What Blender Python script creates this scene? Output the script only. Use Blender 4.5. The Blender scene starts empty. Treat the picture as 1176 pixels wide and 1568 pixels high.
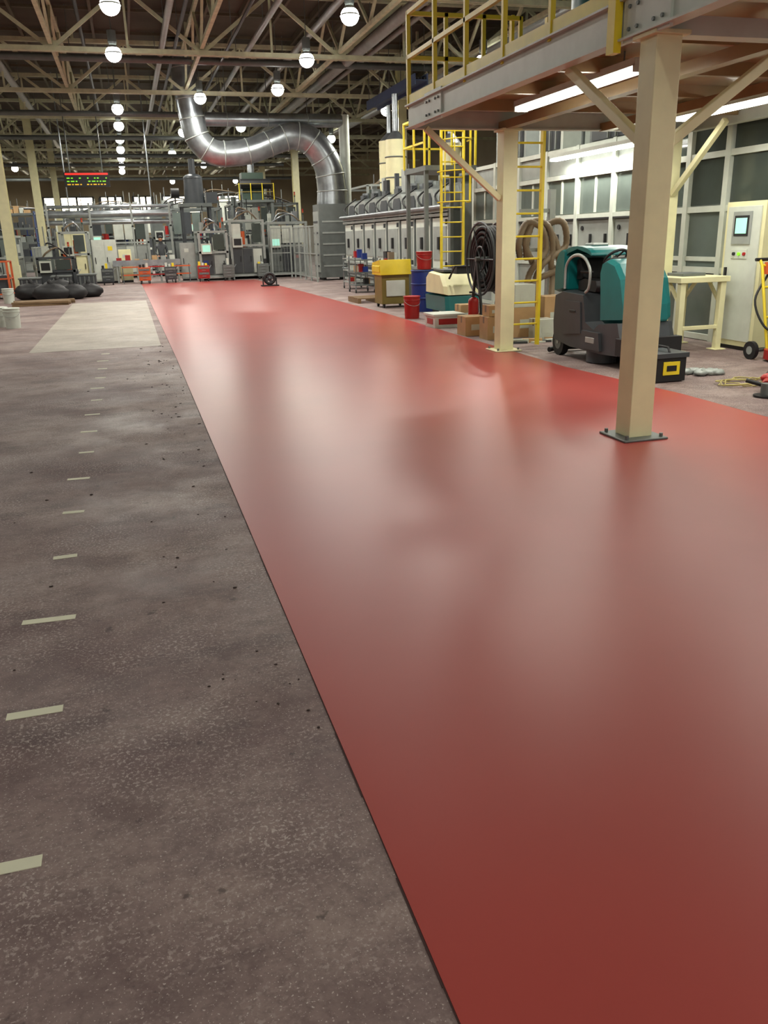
import bpy, math, random, bmesh
from mathutils import Vector, Matrix
R=random.Random(7)
sc=bpy.context.scene
def lin(c):
    o=[]
    for v in c:
        v=v/255.
        o.append(v/12.92 if v<=.04045 else ((v+.055)/1.055)**2.4)
    return o
def mat(name,col,rough=.5,metal=0,emit=0,var=.1,scale=5,bump=0,ecol=None):
    m=bpy.data.materials.new(name); m.use_nodes=True
    nt=m.node_tree; b=nt.nodes['Principled BSDF']; L=nt.links.new
    c=lin(col)
    tc=nt.nodes.new('ShaderNodeTexCoord'); n=nt.nodes.new('ShaderNodeTexNoise')
    n.inputs['Scale'].default_value=scale; n.inputs['Detail'].default_value=5
    L(tc.outputs['Object'],n.inputs['Vector'])
    r=nt.nodes.new('ShaderNodeValToRGB')
    r.color_ramp.elements[0].position=.3; r.color_ramp.elements[1].position=.7
    r.color_ramp.elements[0].color=[max(0,x*(1-var)) for x in c]+[1]
    r.color_ramp.elements[1].color=[min(1,x*(1+var)) for x in c]+[1]
    L(n.outputs['Fac'],r.inputs['Fac']); L(r.outputs['Color'],b.inputs['Base Color'])
    b.inputs['Roughness'].default_value=rough; b.inputs['Metallic'].default_value=metal
    if emit:
        b.inputs['Emission Color'].default_value=lin(ecol or col)+[1]
        b.inputs['Emission Strength'].default_value=emit
        m.cycles.emission_sampling='NONE'
    if bump:
        bp=nt.nodes.new('ShaderNodeBump'); bp.inputs['Strength'].default_value=bump; bp.inputs['Distance'].default_value=.02
        L(n.outputs['Fac'],bp.inputs['Height']); L(bp.outputs['Normal'],b.inputs['Normal'])
    return m
M=dict(
 cream=mat('cream_paint',(226,222,178),.45,var=.06),
 truss=mat('truss_paint',(196,198,166),.6,var=.15),
 white=mat('white_panel',(198,204,194),.4,var=.07),
 lgrey=mat('light_grey_steel',(156,162,158),.4,.2),
 grey=mat('grey_steel',(104,110,108),.45,.25),
 dgrey=mat('dark_grey_plastic',(58,62,66),.45),
 black=mat('black_rubber',(24,24,26),.6),
 yellow=mat('yellow_paint',(228,204,44),.4,var=.08),
 teal=mat('teal_plastic',(10,100,100),.35,var=.08),
 red=mat('red_paint',(160,28,26),.4),
 orange=mat('orange_paint',(196,88,42),.5),
 blue=mat('blue_plastic',(24,48,118),.35),
 card=mat('cardboard',(184,150,108),.8),
 tan=mat('tan_hose',(124,108,86),.55),
 silver=mat('galvanised_duct',(158,164,168),.3,.8,var=.25,scale=3),
 glass=mat('tinted_glass',(98,108,104),.15,var=.15,scale=1.5),
 dglass=mat('smoked_glass',(66,74,70),.12,var=.2,scale=1.5),
 under=mat('deck_underside',(158,132,94),.3,.1,var=.2,scale=2),
 wood=mat('pallet_wood',(126,102,74),.8),
 olive=mat('olive_plastic',(120,106,50),.5),
 green=mat('machine_green',(48,66,56),.5),
 skin=mat('skin',(190,140,110),.5),
 lamp=mat('lamp_glow',(255,253,246),.4,emit=20),
 tube=mat('tube_glow',(255,253,242),.4,emit=9),
 screen=mat('screen_glow',(150,210,190),.3,emit=.8),
 led=mat('led_green',(120,200,40),.3,emit=1.0),
 ledy=mat('led_amber',(220,170,40),.3,emit=.8),
 ledr=mat('led_red',(220,40,30),.3,emit=1.2),
 glow=mat('window_daylight',(255,242,210),.4,emit=8),
 bluesteel=mat('blue_steel',(66,84,124),.5),
)
class B:
    def __init__(s,name): s.n=name;s.v=[];s.f=[];s.m=[];s.s=[];s.mats=[]
    def mi(s,m):
        if m not in s.mats: s.mats.append(m)
        return s.mats.index(m)
    def add(s,vs,fs,m,smooth=False):
        o=len(s.v); s.v+= [tuple(v) for v in vs]; k=s.mi(m)
        for f in fs:
            s.f.append([i+o for i in f]); s.m.append(k); s.s.append(smooth)
    def box(s,x0,x1,y0,y1,z0,z1,m,rz=0,rx=0,ry=0):
        c=Vector(((x0+x1)/2,(y0+y1)/2,(z0+z1)/2)); h=(abs(x1-x0)/2,abs(y1-y0)/2,abs(z1-z0)/2)
        rot=Matrix.Rotation(rz,3,'Z')@Matrix.Rotation(ry,3,'Y')@Matrix.Rotation(rx,3,'X')
        vs=[c+rot@Vector((h[0]*a,h[1]*b,h[2]*d)) for a in(-1,1) for b in(-1,1) for d in(-1,1)]
        s.add(vs,[(0,1,3,2),(4,6,7,5),(0,4,5,1),(2,3,7,6),(0,2,6,4),(1,5,7,3)],m)
    def frame(s,p,q):
        d=(Vector(q)-Vector(p)).normalized()
        u=d.cross(Vector((0,0,1)))
        if u.length<1e-3: u=Vector((1,0,0))
        u.normalize(); return d,u,u.cross(d)
    def beam(s,p,q,w,h,m):
        p=Vector(p);q=Vector(q);d,u,v=s.frame(p,q)
        vs=[e+u*a*w/2+v*b*h/2 for e in(p,q) for a,b in((-1,-1),(1,-1),(1,1),(-1,1))]
        s.add(vs,[(0,1,5,4),(1,2,6,5),(2,3,7,6),(3,0,4,7),(0,3,2,1),(4,5,6,7)],m)
    def cyl(s,p,q,r,m,r2=None,seg=16,cap=True):
        p=Vector(p);q=Vector(q);d,u,v=s.frame(p,q); r2=r if r2 is None else r2
        vs=[]
        for e,rr in((p,r),(q,r2)):
            for i in range(seg):
                a=2*math.pi*i/seg; vs.append(e+u*math.cos(a)*rr+v*math.sin(a)*rr)
        s.add(vs,[(i,(i+1)%seg,seg+(i+1)%seg,seg+i) for i in range(seg)],m,True)
        if cap:
            s.add(vs[:seg],[tuple(range(seg))[::-1]],m); s.add(vs[seg:],[tuple(range(seg))],m)
    def tube(s,pts,r,m,seg=10,rib=0,closed=False):
        pts=[Vector(p) for p in pts]; n=len(pts); rs=r if isinstance(r,list) else [r]*n
        vs=[];u=None
        for i,p in enumerate(pts):
            if closed: d=pts[(i+1)%n]-pts[i-1]
            else: d=pts[min(i+1,n-1)]-pts[max(i-1,0)]
            d.normalize()
            if u is None:
                u=d.orthogonal().normalized()
            u=(u-d*u.dot(d)).normalized(); w=d.cross(u)
            rr=rs[i]*(1+(rib if i%2 else 0))
            for k in range(seg):
                a=2*math.pi*k/seg; vs.append(p+u*math.cos(a)*rr+w*math.sin(a)*rr)
        fs=[]
        for i in range(n if closed else n-1):
            j=(i+1)%n
            for k in range(seg):
                fs.append((i*seg+k,i*seg+(k+1)%seg,j*seg+(k+1)%seg,j*seg+k))
        s.add(vs,fs,m,True)
        if not closed:
            s.add(vs[:seg],[tuple(range(seg))[::-1]],m); s.add(vs[-seg:],[tuple(range(seg))],m)
    def torus(s,c,axis,Rr,r,m,n=28,seg=8):
        c=Vector(c);a=Vector(axis).normalized();u=a.orthogonal().normalized();w=a.cross(u)
        s.tube([c+u*math.cos(2*math.pi*i/n)*Rr+w*math.sin(2*math.pi*i/n)*Rr for i in range(n)],r,m,seg,closed=True)
    def ell(s,c,rad,m,nu=14,nv=8,jit=0):
        vs=[];fs=[]
        for j in range(nv+1):
            t=math.pi*j/nv
            for i in range(nu):
                a=2*math.pi*i/nu; k=1+jit*(R.random()-.5)
                vs.append((c[0]+rad[0]*math.sin(t)*math.cos(a)*k,c[1]+rad[1]*math.sin(t)*math.sin(a)*k,c[2]+rad[2]*math.cos(t)*k))
        for j in range(nv):
            for i in range(nu):
                fs.append((j*nu+i,(j+1)*nu+i,(j+1)*nu+(i+1)%nu,j*nu+(i+1)%nu))
        s.add(vs,fs,m,True)
    def prism(s,prof,x0,x1,m,inset=0,smooth=False):
        n=len(prof); cy=sum(p[0] for p in prof)/n; cz=sum(p[1] for p in prof)/n
        def sh(k): return [(cy+(y-cy)*k,cz+(z-cz)*k) for y,z in prof]
        if inset: seq=[(x0,1-inset),(x0+(x1-x0)*.1,1),(x1-(x1-x0)*.1,1),(x1,1-inset)]
        else: seq=[(x0,1),(x1,1)]
        vs=[]
        for x,k in seq: vs+=[(x,y,z) for y,z in sh(k)]
        fs=[]
        for j in range(len(seq)-1):
            for i in range(n): fs.append((j*n+i,j*n+(i+1)%n,(j+1)*n+(i+1)%n,(j+1)*n+i))
        s.add(vs,fs,m,smooth); s.add(vs[:n],[tuple(range(n))],m); s.add(vs[-n:],[tuple(range(n))[::-1]],m)
    def done(s,parent=None,center=True,bevel=0):
        me=bpy.data.meshes.new(s.n)
        off=Vector((0,0,0))
        if center:
            xs=[v[0] for v in s.v];ys=[v[1] for v in s.v];zs=[v[2] for v in s.v]
            off=Vector(((min(xs)+max(xs))/2,(min(ys)+max(ys))/2,min(zs)))
        me.from_pydata([tuple(Vector(v)-off) for v in s.v],[],s.f)
        for m in s.mats: me.materials.append(M[m] if isinstance(m,str) else m)
        me.polygons.foreach_set('material_index',s.m); me.polygons.foreach_set('use_smooth',s.s)
        me.update()
        bm=bmesh.new();bm.from_mesh(me);bmesh.ops.recalc_face_normals(bm,faces=bm.faces);bm.to_mesh(me);bm.free()
        o=bpy.data.objects.new(s.n,me); sc.collection.objects.link(o); o.location=off
        if parent: o.parent=parent; o.location=off-parent.location
        if bevel:
            b=o.modifiers.new('bevel','BEVEL'); b.width=bevel;b.segments=2;b.limit_method='ANGLE';b.angle_limit=.7
        return o
def empty(name,loc=(0,0,0)):
    e=bpy.data.objects.new(name,None); sc.collection.objects.link(e); e.location=loc; return e
def dup(o,loc,rz=0):
    d=bpy.data.objects.new(o.name.split('.')[0],o.data); sc.collection.objects.link(d); d.location=loc; d.rotation_euler=(0,0,rz)
    return d
def smoothpath(pts,n=8):
    P=[Vector(p) for p in pts]; out=[]
    P=[P[0]*2-P[1]]+P+[P[-1]*2-P[-2]]
    for i in range(1,len(P)-2):
        for k in range(n):
            t=k/n
            out.append(.5*((2*P[i])+(P[i+1]-P[i-1])*t+(2*P[i-1]-5*P[i]+4*P[i+1]-P[i+2])*t*t+(3*P[i]-P[i-1]-3*P[i+1]+P[i+2])*t**3))
    out.append(P[-2]); return out

# ---------------- floor materials
def concrete(name,c1,c2,c3,spk,rmin=.5,rmax=.8,stain=.6):
    m=bpy.data.materials.new(name); m.use_nodes=True; nt=m.node_tree;b=nt.nodes['Principled BSDF'];L=nt.links.new
    tc=nt.nodes.new('ShaderNodeTexCoord')
    def noise(s,d=6,r=.6,sq=None):
        n=nt.nodes.new('ShaderNodeTexNoise'); n.inputs['Scale'].default_value=s;n.inputs['Detail'].default_value=d;n.inputs['Roughness'].default_value=r
        if sq:
            mp_=nt.nodes.new('ShaderNodeMapping'); mp_.inputs['Scale'].default_value=sq; L(tc.outputs['Object'],mp_.inputs['Vector']); L(mp_.outputs['Vector'],n.inputs['Vector'])
        else: L(tc.outputs['Object'],n.inputs['Vector'])
        return n.outputs['Fac']
    def ramp(src,a,b_,ca=(0,0,0,1),cb=(1,1,1,1)):
        r=nt.nodes.new('ShaderNodeValToRGB'); r.color_ramp.elements[0].position=a;r.color_ramp.elements[1].position=b_
        r.color_ramp.elements[0].color=ca;r.color_ramp.elements[1].color=cb; L(src,r.inputs['Fac']); return r.outputs['Color']
    def mix(f,a,b_):
        x=nt.nodes.new('ShaderNodeMix'); x.data_type='RGBA'
        L(f,x.inputs[0]); 
        for s_,i in((a,6),(b_,7)):
            if isinstance(s_,tuple): x.inputs[i].default_value=s_
            else: L(s_,x.inputs[i])
        return x.outputs[2]
    def mul(a,b_):
        x=nt.nodes.new('ShaderNodeMath');x.operation='MULTIPLY';L(a,x.inputs[0])
        if isinstance(b_,float): x.inputs[1].default_value=b_
        else: L(b_,x.inputs[1])
        return x.outputs[0]
    base=ramp(noise(.7,8,.7,(.8,1.3,1)),.4,.6,tuple(lin(c1))+(1,),tuple(lin(c2))+(1,))
    base=mix(mul(ramp(noise(3.2,8,.7),.45,.62),.6),base,tuple(lin(c3))+(1,))
    base=mix(mul(ramp(noise(30,5,.7),.48,.62),.4),base,tuple(lin(c3))+(1,))
    base=mix(mul(ramp(noise(1.6,7,.65,(.7,1.6,1)),.55,.65),stain*.85),base,tuple(lin((74,58,60)))+(1,))
    sp=mul(ramp(noise(75,3,.55),.54,.62),ramp(noise(1.5,6,.7),.42,.6))
    base=mix(mul(sp,.55),base,tuple(lin(spk))+(1,))
    sp2=ramp(noise(140,2,.5),.64,.68); base=mix(mul(sp2,.7),base,tuple(lin(spk))+(1,))
    st=ramp(noise(9,4,.6),.66,.70); base=mix(mul(st,stain),base,tuple(lin((52,42,40)))+(1,))
    L(base,b.inputs['Base Color'])
    rr=nt.nodes.new('ShaderNodeMapRange'); rr.inputs[3].default_value=rmin; rr.inputs[4].default_value=rmax; rr.inputs[1].default_value=.35;rr.inputs[2].default_value=.65
    L(noise(1.1,8,.7),rr.inputs[0]); L(rr.outputs[0],b.inputs['Roughness'])
    bp=nt.nodes.new('ShaderNodeBump');bp.inputs['Strength'].default_value=.35;bp.inputs['Distance'].default_value=.004
    L(noise(70,5,.7),bp.inputs['Height']);L(bp.outputs['Normal'],b.inputs['Normal'])
    return m
mc=concrete('worn_concrete',(109,88,87),(148,130,124),(94,75,74),(204,192,183))
mp=concrete('bare_concrete_patch',(152,144,132),(172,164,152),(138,130,120),(196,190,180),.5,.7,.15)
mr=bpy.data.materials.new('red_epoxy'); mr.use_nodes=True
nt=mr.node_tree;b=nt.nodes['Principled BSDF'];tc=nt.nodes.new('ShaderNodeTexCoord');n=nt.nodes.new('ShaderNodeTexNoise');n.inputs['Scale'].default_value=.8;n.inputs['Detail'].default_value=4
nt.links.new(tc.outputs['Object'],n.inputs['Vector'])
r=nt.nodes.new('ShaderNodeValToRGB');r.color_ramp.elements[0].color=lin((158,64,59))+[1];r.color_ramp.elements[1].color=lin((168,70,63))+[1]
r.color_ramp.elements[0].position=.3;r.color_ramp.elements[1].position=.7
nt.links.new(n.outputs['Fac'],r.inputs['Fac']);nt.links.new(r.outputs['Color'],b.inputs['Base Color'])
sp_=nt.nodes.new('ShaderNodeSeparateXYZ');nt.links.new(tc.outputs['Object'],sp_.inputs[0])
mr_=nt.nodes.new('ShaderNodeMapRange');mr_.interpolation_type='SMOOTHERSTEP';mr_.inputs[1].default_value=0;mr_.inputs[2].default_value=14;mr_.inputs[3].default_value=.4;mr_.inputs[4].default_value=.285
nt.links.new(sp_.outputs['Y'],mr_.inputs[0]);nt.links.new(mr_.outputs[0],b.inputs['Roughness'])
b.inputs['Specular IOR Level'].default_value=.42

XL,XR,YB,YF=-14,20,80,-6
g=B('floor');g.box(XL,XR,YF,YB,-.2,0,mc);g.done(center=False)
g=B('red_epoxy_floor_coating')
vs=[(.48,-5.8),(5.08,-5.8),(5.08,7),(4.9,9),(4.95,12),(5.08,17),(5.0,26),(4.85,35.2),(.36,35.2),(.42,25),(.48,12)]
n_=len(vs)
V3=[(x,y,.0) for x,y in vs]+[(x,y,.005) for x,y in vs]
g.add(V3,[tuple(range(n_,2*n_)),tuple(range(n_))[::-1]]+[(i,(i+1)%n_,n_+(i+1)%n_,n_+i) for i in range(n_)],mr);g.done(center=False)
mjt=mat('joint_grime',(66,44,42),.8)
g=B('floor_joint')
for i in range(120):
    y=-5.5+i*.34; xx=.479 if y<12 else .479-(y-12)*.0047
    g.box(xx-.001-.004*R.random(),xx+.001,y,y+.34,0,.002,mjt)
g.done(center=False)
g=B('floor_patch');g.box(-1.62,.33,13.7,25,0,.003,mp);g.done(center=False)
mo=mat('masking_tape',(216,216,190),.6)
g=B('floor_marking_dashes')
for i in range(19):
    w=.2 if i<3 else .13
    g.box(-.5-w/2+.02*math.sin(i*2.3),-.5+w/2,1.97+.79*i,2.015+.79*i,0,.002,mo,rz=R.uniform(-.06,.1))
g.done(center=False)
g=B('floor_debris'); mdb=mat('dirt_specks',(56,42,38),.9)
for i in range(110):
    x=.44-abs(R.gauss(0,.25)); y=R.uniform(2.2,14)
    if R.random()<.3: x=R.uniform(-2,.3)
    r_=R.uniform(.002,.007)*(1+y*.09)
    g.ell((x,y,r_*.25),(r_*R.uniform(.6,1.6),r_*R.uniform(.6,1.4),r_*.3),mdb,7,4,.6)
g.done(center=False)
mc2=mat('roof_deck',(76,68,54),.85,var=.3,scale=.8)
g=B('ceiling');g.box(XL,XR,YF,YB,8.2,8.4,mc2);g.done(center=False)
mw=mat('wall_paint',(150,140,114),.8,var=.25,scale=.3)
g=B('wall_back');g.box(XL,XR,YB,YB+.3,0,8.2,mw)
g.done(center=False)
g=B('wall_left');g.box(XL-.3,XL,YF,YB,0,8.2,mw);g.done(center=False)
g=B('wall_right');g.box(XR,XR+.3,YF,YB,0,8.2,mw);g.done(center=False)
for i,(x,hw) in enumerate(((-11,1.2),(-4.4,2.0),(-.9,.9),(1.7,.8),(5.0,1.6),(9.6,1.4))):
    g=B('window_%d'%(i+1)); g.box(x-hw,x+hw,YB-.06,YB,4.0,5.3,'glow')
    for a in(-hw,-hw/3,hw/3,hw): g.box(x+a-.08,x+a+.08,YB-.12,YB,3.95,5.35,'dgrey')
    for z in(3.9,4.6,5.3): g.box(x-hw-.05,x+hw+.05,YB-.12,YB,z,z+.1,'dgrey')
    g.done()

# ---------------- roof structure
zb,zt=6.45,7.95
def truss_mesh():
    g=B('roof_truss'); x0,x1=XL+.1,XR-.1
    for dy in(-.06,.06):
        g.box(x0,x1,dy-.035,dy+.035,zb-.06,zb+.06,'truss'); g.box(x0,x1,dy-.035,dy+.035,zt-.06,zt+.06,'truss')
    x=-13.05;
    while x<XR-2:
        g.beam((x,0,zb),(x+1.95,0,zt),.09,.09,'truss');g.beam((x+1.95,0,zt),(x+3.9,0,zb),.09,.09,'truss')
        g.beam((x+1.95,0,zb),(x+1.95,0,zt),.06,.06,'truss')
        g.box(x-.18,x+.18,-.02,.02,zb-.05,zb+.2,'truss'); x+=3.9
    for x in range(-13,20,3): g.box(x-.05,x+.05,-.05,.05,zt,8.19,'truss')
    return g
YS=[6.5,13,19.5,26,32.6,39,45.5,52,58.5,65,71.5]
t0=truss_mesh().done(center=False); t0.location=(0,YS[0],0)
for y in YS[1:]: dup(t0,(0,y,0))
g=B('roof_brace_truss')
L0=72
for z in(zb+.14,zt-.1): g.box(-.05,.05,0,L0,z-.05,z+.05,'truss')
y=0
while y<L0-2:
    g.beam((0,y,zb+.14),(0,y+1.62,zt-.1),.07,.07,'truss');g.beam((0,y+1.62,zt-.1),(0,y+3.25,zb+.14),.07,.07,'truss');y+=3.25
for y in range(0,70,6): g.box(-.04,.04,y,y+.08,zt-.1,8.19,'truss')
b0=g.done(center=False); b0.location=(2.55,6.5,0)
for x in(-5.25,-1.35,6.45,10.35): dup(b0,(x,6.5,0))
g=B('roof_joists')
mj=mat('joist_paint',(94,86,68),.7)
x=XL+.5
while x<XR: g.box(x-.04,x+.04,YF+.2,YB-.2,8.0,8.19,mj); x+=1.1
for y in range(-4,80,3): g.box(XL+.1,XR-.1,y-.03,y+.03,8.06,8.14,mj)
g.done(center=False)
g=B('overhead_utility_pipes')
for x,z,r_ in((1.6,6.95,.09),(1.95,6.9,.05),(-3.3,7.1,.12),(4.3,7.2,.08),(7.4,6.9,.16),(8.0,7.0,.07),(-7,7,.15),(11.5,7,.2),(-.6,7.3,.05),(3.4,6.8,.04),(5.9,7.3,.1)):
    g.cyl((x,5,z),(x,76,z),r_,'lgrey' if r_>.06 else 'dgrey',seg=10)
    for y in range(8,76,6): g.cyl((x,y,z),(x,y,8.19),.012,'grey',seg=5)
for y,z,x0,x1 in((22,7.3,-9,9),(29,6.8,-9,12),(36,6.2,-4,8),(42,6.0,-10,9),(48,5.8,-3,12),(56,6,-8,10),(62,5.6,-9,12)):
    g.cyl((x0,y,z),(x1,y,z),.1,'grey',seg=10)
    for x in range(int(x0),int(x1)+1,4): g.cyl((x,y,z),(x,y,8.19),.012,'grey',seg=5)
g.done(center=False)
g=B('cable_tray')
g.box(8.9,9.3,26.5,32,6.0,6.04,'bluesteel')
for x in(8.9,9.3): g.box(x-.02,x+.02,26.5,32,5.9,6.2,'bluesteel')
for y in(26.8,29.2,31.7):
    for x in(8.9,9.3): g.cyl((x,y,6.05),(x,y,8.19),.012,'grey',seg=5)
for x in(9.0,9.1,9.2): g.cyl((x,26.5,6.07),(x,32,6.07),.03,'black',seg=6)
g.done(center=False)
def column(x,y,name='building_column',h=8.19):
    g=B(name); 
    g.box(x-.17,x+.17,y-.16,y-.14,0,h,'cream');g.box(x-.17,x+.17,y+.14,y+.16,0,h,'cream');g.box(x-.012,x+.012,y-.14,y+.14,0,h,'cream')
    g.box(x-.28,x+.28,y-.28,y+.28,0,.03,'cream'); g.box(x-.2,x+.2,y-.2,y+.2,.03,.9,'cream'); return g.done()
for x,y in((-3.9,32.6),(-3.9,45.5),(-3.9,58.5),(-3.9,19.5),(10.7,33.6),(9.0,47),(9.0,58.5),(-9.5,32.6),(11,19.5)): column(x,y)
# ---------------- high bay lamps
def lampmesh():
    g=B('high_bay_lamp')
    g.cyl((0,0,.44),(0,0,.7),.11,'grey',seg=16);g.cyl((0,0,.35),(0,0,.44),.08,'grey',r2=.11)
    g.ell((0,0,.17),(.2,.2,.19),'lamp',20,10)
    g.cyl((0,0,.37),(0,0,.17),.1,'lgrey',r2=.215,seg=20,cap=False)
    g.cyl((0,0,.7),(0,0,2.22),.012,'grey',seg=6)
    return g.done(center=False)
lamp0=None
def lamp(x,y,P=200,z=5.95):
    global lamp0
    if lamp0 is None: lamp0=lampmesh(); o=lamp0
    else: o=dup(lamp0,(0,0,0))
    o.location=(x,y,z)
    l=bpy.data.lights.new('lamp_light','AREA'); l.shape='DISK'; l.size=.4; l.energy=P; l.color=(1,.96,.86)
    lo=bpy.data.objects.new('lamp_light',l); sc.collection.objects.link(lo); lo.parent=o; lo.location=(0,0,-.05)
for k in range(-1,10):
    if k==2: continue
    lamp(.2,19.9+4.75*k,100 if k==-1 else 200)
lamp(1.8,-3.2,180);lamp(-5,3,110)  # unseen lamps behind and beside the camera, added to brighten the near floor
for k in(-1,0,1,2,4,6,8): lamp(5.2,19.9+4.75*k)
for y in(15,24.1,33.6,43,52.6,66): lamp(10.1,y)
for y in(17,26.5,36,45.5,60): lamp(-6.2,y)
for y in(31.4,40.9,50.4): lamp(2.9,y,150)
for x in(-9,-1.5,4,9): lamp(x,73,260)

# ---------------- mezzanine
mz=empty('mezzanine_platform',(5.6,6,0))
x0,x1,y0,y1=3.56,7.7,-1.5,10.85
g=B('deck');g.box(x0+.02,x1,y0,y1-.02,3.03,3.07,'under')
y=y0+.6
while y<y1: g.box(x0+.05,x1-.05,y-.03,y+.03,2.91,3.03,'under');y+=1.2
g.done(mz)
g=B('edge_beams')
for y_ in(y0,y1):
    g.box(x0,x1,y_-.01,y_+.01,2.83,3.08,'white');g.box(x0,x1,y_-.05,y_+.05,2.82,2.835,'white');g.box(x0,x1,y_-.05,y_+.05,3.07,3.085,'white')
for x_ in(x0,x1):
    g.box(x_-.01,x_+.01,y0,y1,2.83,3.08,'white');g.box(x_-.06,x_+.06,y0,y1,2.82,2.835,'white');g.box(x_-.06,x_+.06,y0,y1,3.07,3.085,'white')
for yy in(5.6,9.9,2.4):
    g.box(x0-.03,x0-.005,yy-.28,yy+.28,2.8,3.12,'white')
    for a in(-.2,-.1,.1,.2):
        for z in(2.88,3.02): g.cyl((x0-.045,yy+a,z),(x0-.03,yy+a,z),.014,'grey',seg=6)
g.beam((4.83,y0,2.86),(4.83,y1,2.86),.12,.1,'under'); g.beam((6.3,y0,2.86),(6.3,y1,2.86),.12,.1,'under')
g.beam((x0,5.6,2.86),(x1,5.6,2.86),.14,.12,'white')
g.done(mz)
g=B('railing'); s=.045
g.box(x0-.012,x0+.0,y0,y1,3.085,3.2,'yellow');g.box(x0,5.05,y1,y1+.012,3.085,3.2,'yellow');g.box(5.75,x1,y1,y1+.012,3.085,3.2,'yellow')
for z in(3.62,4.1):
    g.beam((x0,y0,z),(x0,y1,z),s,s,'yellow'); g.beam((x0,y1,z),(5.05,y1,z),s,s,'yellow');g.beam((5.75,y1,z),(x1,y1,z),s,s,'yellow');g.beam((x1,y0,z),(x1,y1,z),s,s,'yellow')
y=y1
while y>y0:
    g.box(x0-s/2,x0+s/2,y-s/2,y+s/2,3.05,4.12,'yellow');g.box(x1-s/2,x1+s/2,y-s/2,y+s/2,3.05,4.12,'yellow');y-=.95
for x in(4.05,4.55,5.05,5.75,6.4,7.05): g.box(x-s/2,x+s/2,y1-s/2,y1+s/2,3.05,4.12,'yellow')
g.box(x0-.09,x0-.03,5.9,6.0,2.75,4.1,'yellow');g.box(x0-.06,x0-.031,3.2,5.9,3.1,3.3,'yellow')
g.done(mz)
def mcol(x,y,braces):
    g=B('mezzanine_support_column')
    g.box(x-.1,x+.1,y-.1,y+.1,.02,2.82,'cream');g.box(x-.19,x+.19,y-.19,y+.19,.005,.022,'cream' if x>4 else 'grey')
    g.box(x-.14,x+.14,y-.14,y+.14,2.79,2.82,'cream')
    for a in(-.15,.15):
        for c in(-.15,.15): g.cyl((x+a,y+c,.02),(x+a,y+c,.05),.016,'grey',seg=6)
    for dx,dy,zs in braces:
        g.beam((x+(.1 if dx>0 else -.1 if dx<0 else 0),y+(.1 if dy>0 else -.1 if dy<0 else 0),zs),(x+dx,y+dy,2.82),.07,.07,'cream')
    return g.done(bevel=.006)
mcol(3.66,5.6,[(1.1,0,2.12),(0,1.3,2.12)])
mcol(4.86,10.74,[(-1.12,0,1.98)])
mcol(7.3,10.74,[(0,-1.1,2.0)])
mcol(7.4,4.0,[])
def fluo(x,ya,yb,z,P,hang=None,side=None):
    g=B('fluorescent_light'); g.box(x-.08,x+.08,ya,yb,z+.03,z+.09,'white')
    for dx in(-.04,.04): g.cyl((x+dx,ya+.03,z),(x+dx,yb-.03,z),.022,'tube',seg=8)
    for yy in(ya,yb-.03): g.box(x-.08,x+.08,yy,yy+.03,z-.02,z+.04,'white')
    if hang:
        for yy in(ya+.3,yb-.3): g.cyl((x,yy,z+.09),(x,yy,hang),.008,'grey',seg=5)
    if side:
        for yy in(ya+.3,yb-.3): g.box(min(x,side),max(x,side),yy-.02,yy+.02,z+.05,z+.08,'white')
    o=g.done()
    l=bpy.data.lights.new('tube_light','AREA');l.shape='RECTANGLE';l.size=.14;l.size_y=yb-ya;l.energy=P;l.color=(1,.97,.85)
    lo=bpy.data.objects.new('tube_light',l);sc.collection.objects.link(lo);lo.parent=o;lo.location=(0,0,-.04)
fluo(4.35,6.9,9.3,2.84,50,3.03);fluo(6.0,4.2,6.6,2.84,80,3.03);fluo(6.8,7.5,9.9,2.84,50,3.03);fluo(5.6,.3,2.7,2.84,32,3.03)
fluo(7.6,11.5,14.8,2.78,70,None,7.83)

g=B('mezzanine_tank')
g.cyl((5.4,9.3,3.35),(5.4,9.3,4.4),.42,'teal',seg=24);g.ell((5.4,9.3,4.4),(.42,.42,.16),'teal',24,8);g.cyl((5.4,9.3,4.5),(5.4,9.3,4.75),.08,'lgrey')
for a in range(3): g.beam((5.4+.34*math.cos(a*2.1),9.3+.34*math.sin(a*2.1),3.07),(5.4+.34*math.cos(a*2.1),9.3+.34*math.sin(a*2.1),3.5),.05,.05,'grey')
g.torus((5.4,9.3,3.7),(0,0,1),.425,.015,'grey');g.torus((5.4,9.3,4.2),(0,0,1),.425,.015,'grey')
g.tube(smoothpath([(5.4,9.3,4.7),(5.4,9.3,5.2),(5.8,9.3,5.5),(6.6,9.3,5.5),(7.1,9.3,5.2),(7.1,9.3,4.3)],6),.07,'lgrey');g.done()
g=B('air_handling_unit')
g.box(6.3,7.5,6.6,8.6,3.17,4.7,'lgrey')
for a in range(4): g.box(6.28,6.3,6.7+a*.48,7.1+a*.48,3.4,4.5,'grey')
for i in range(8): g.box(6.27,6.29,7.2,8.0,3.5+i*.12,3.54+i*.12,'dgrey')
for a in((6.35,6.7),(7.45,6.7),(6.35,8.5),(7.45,8.5)): g.box(a[0]-.05,a[0]+.05,a[1]-.05,a[1]+.05,3.07,3.17,'black')
g.cyl((6.9,7.6,4.7),(6.9,7.6,5.3),.3,'silver',seg=20); g.done()

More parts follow.
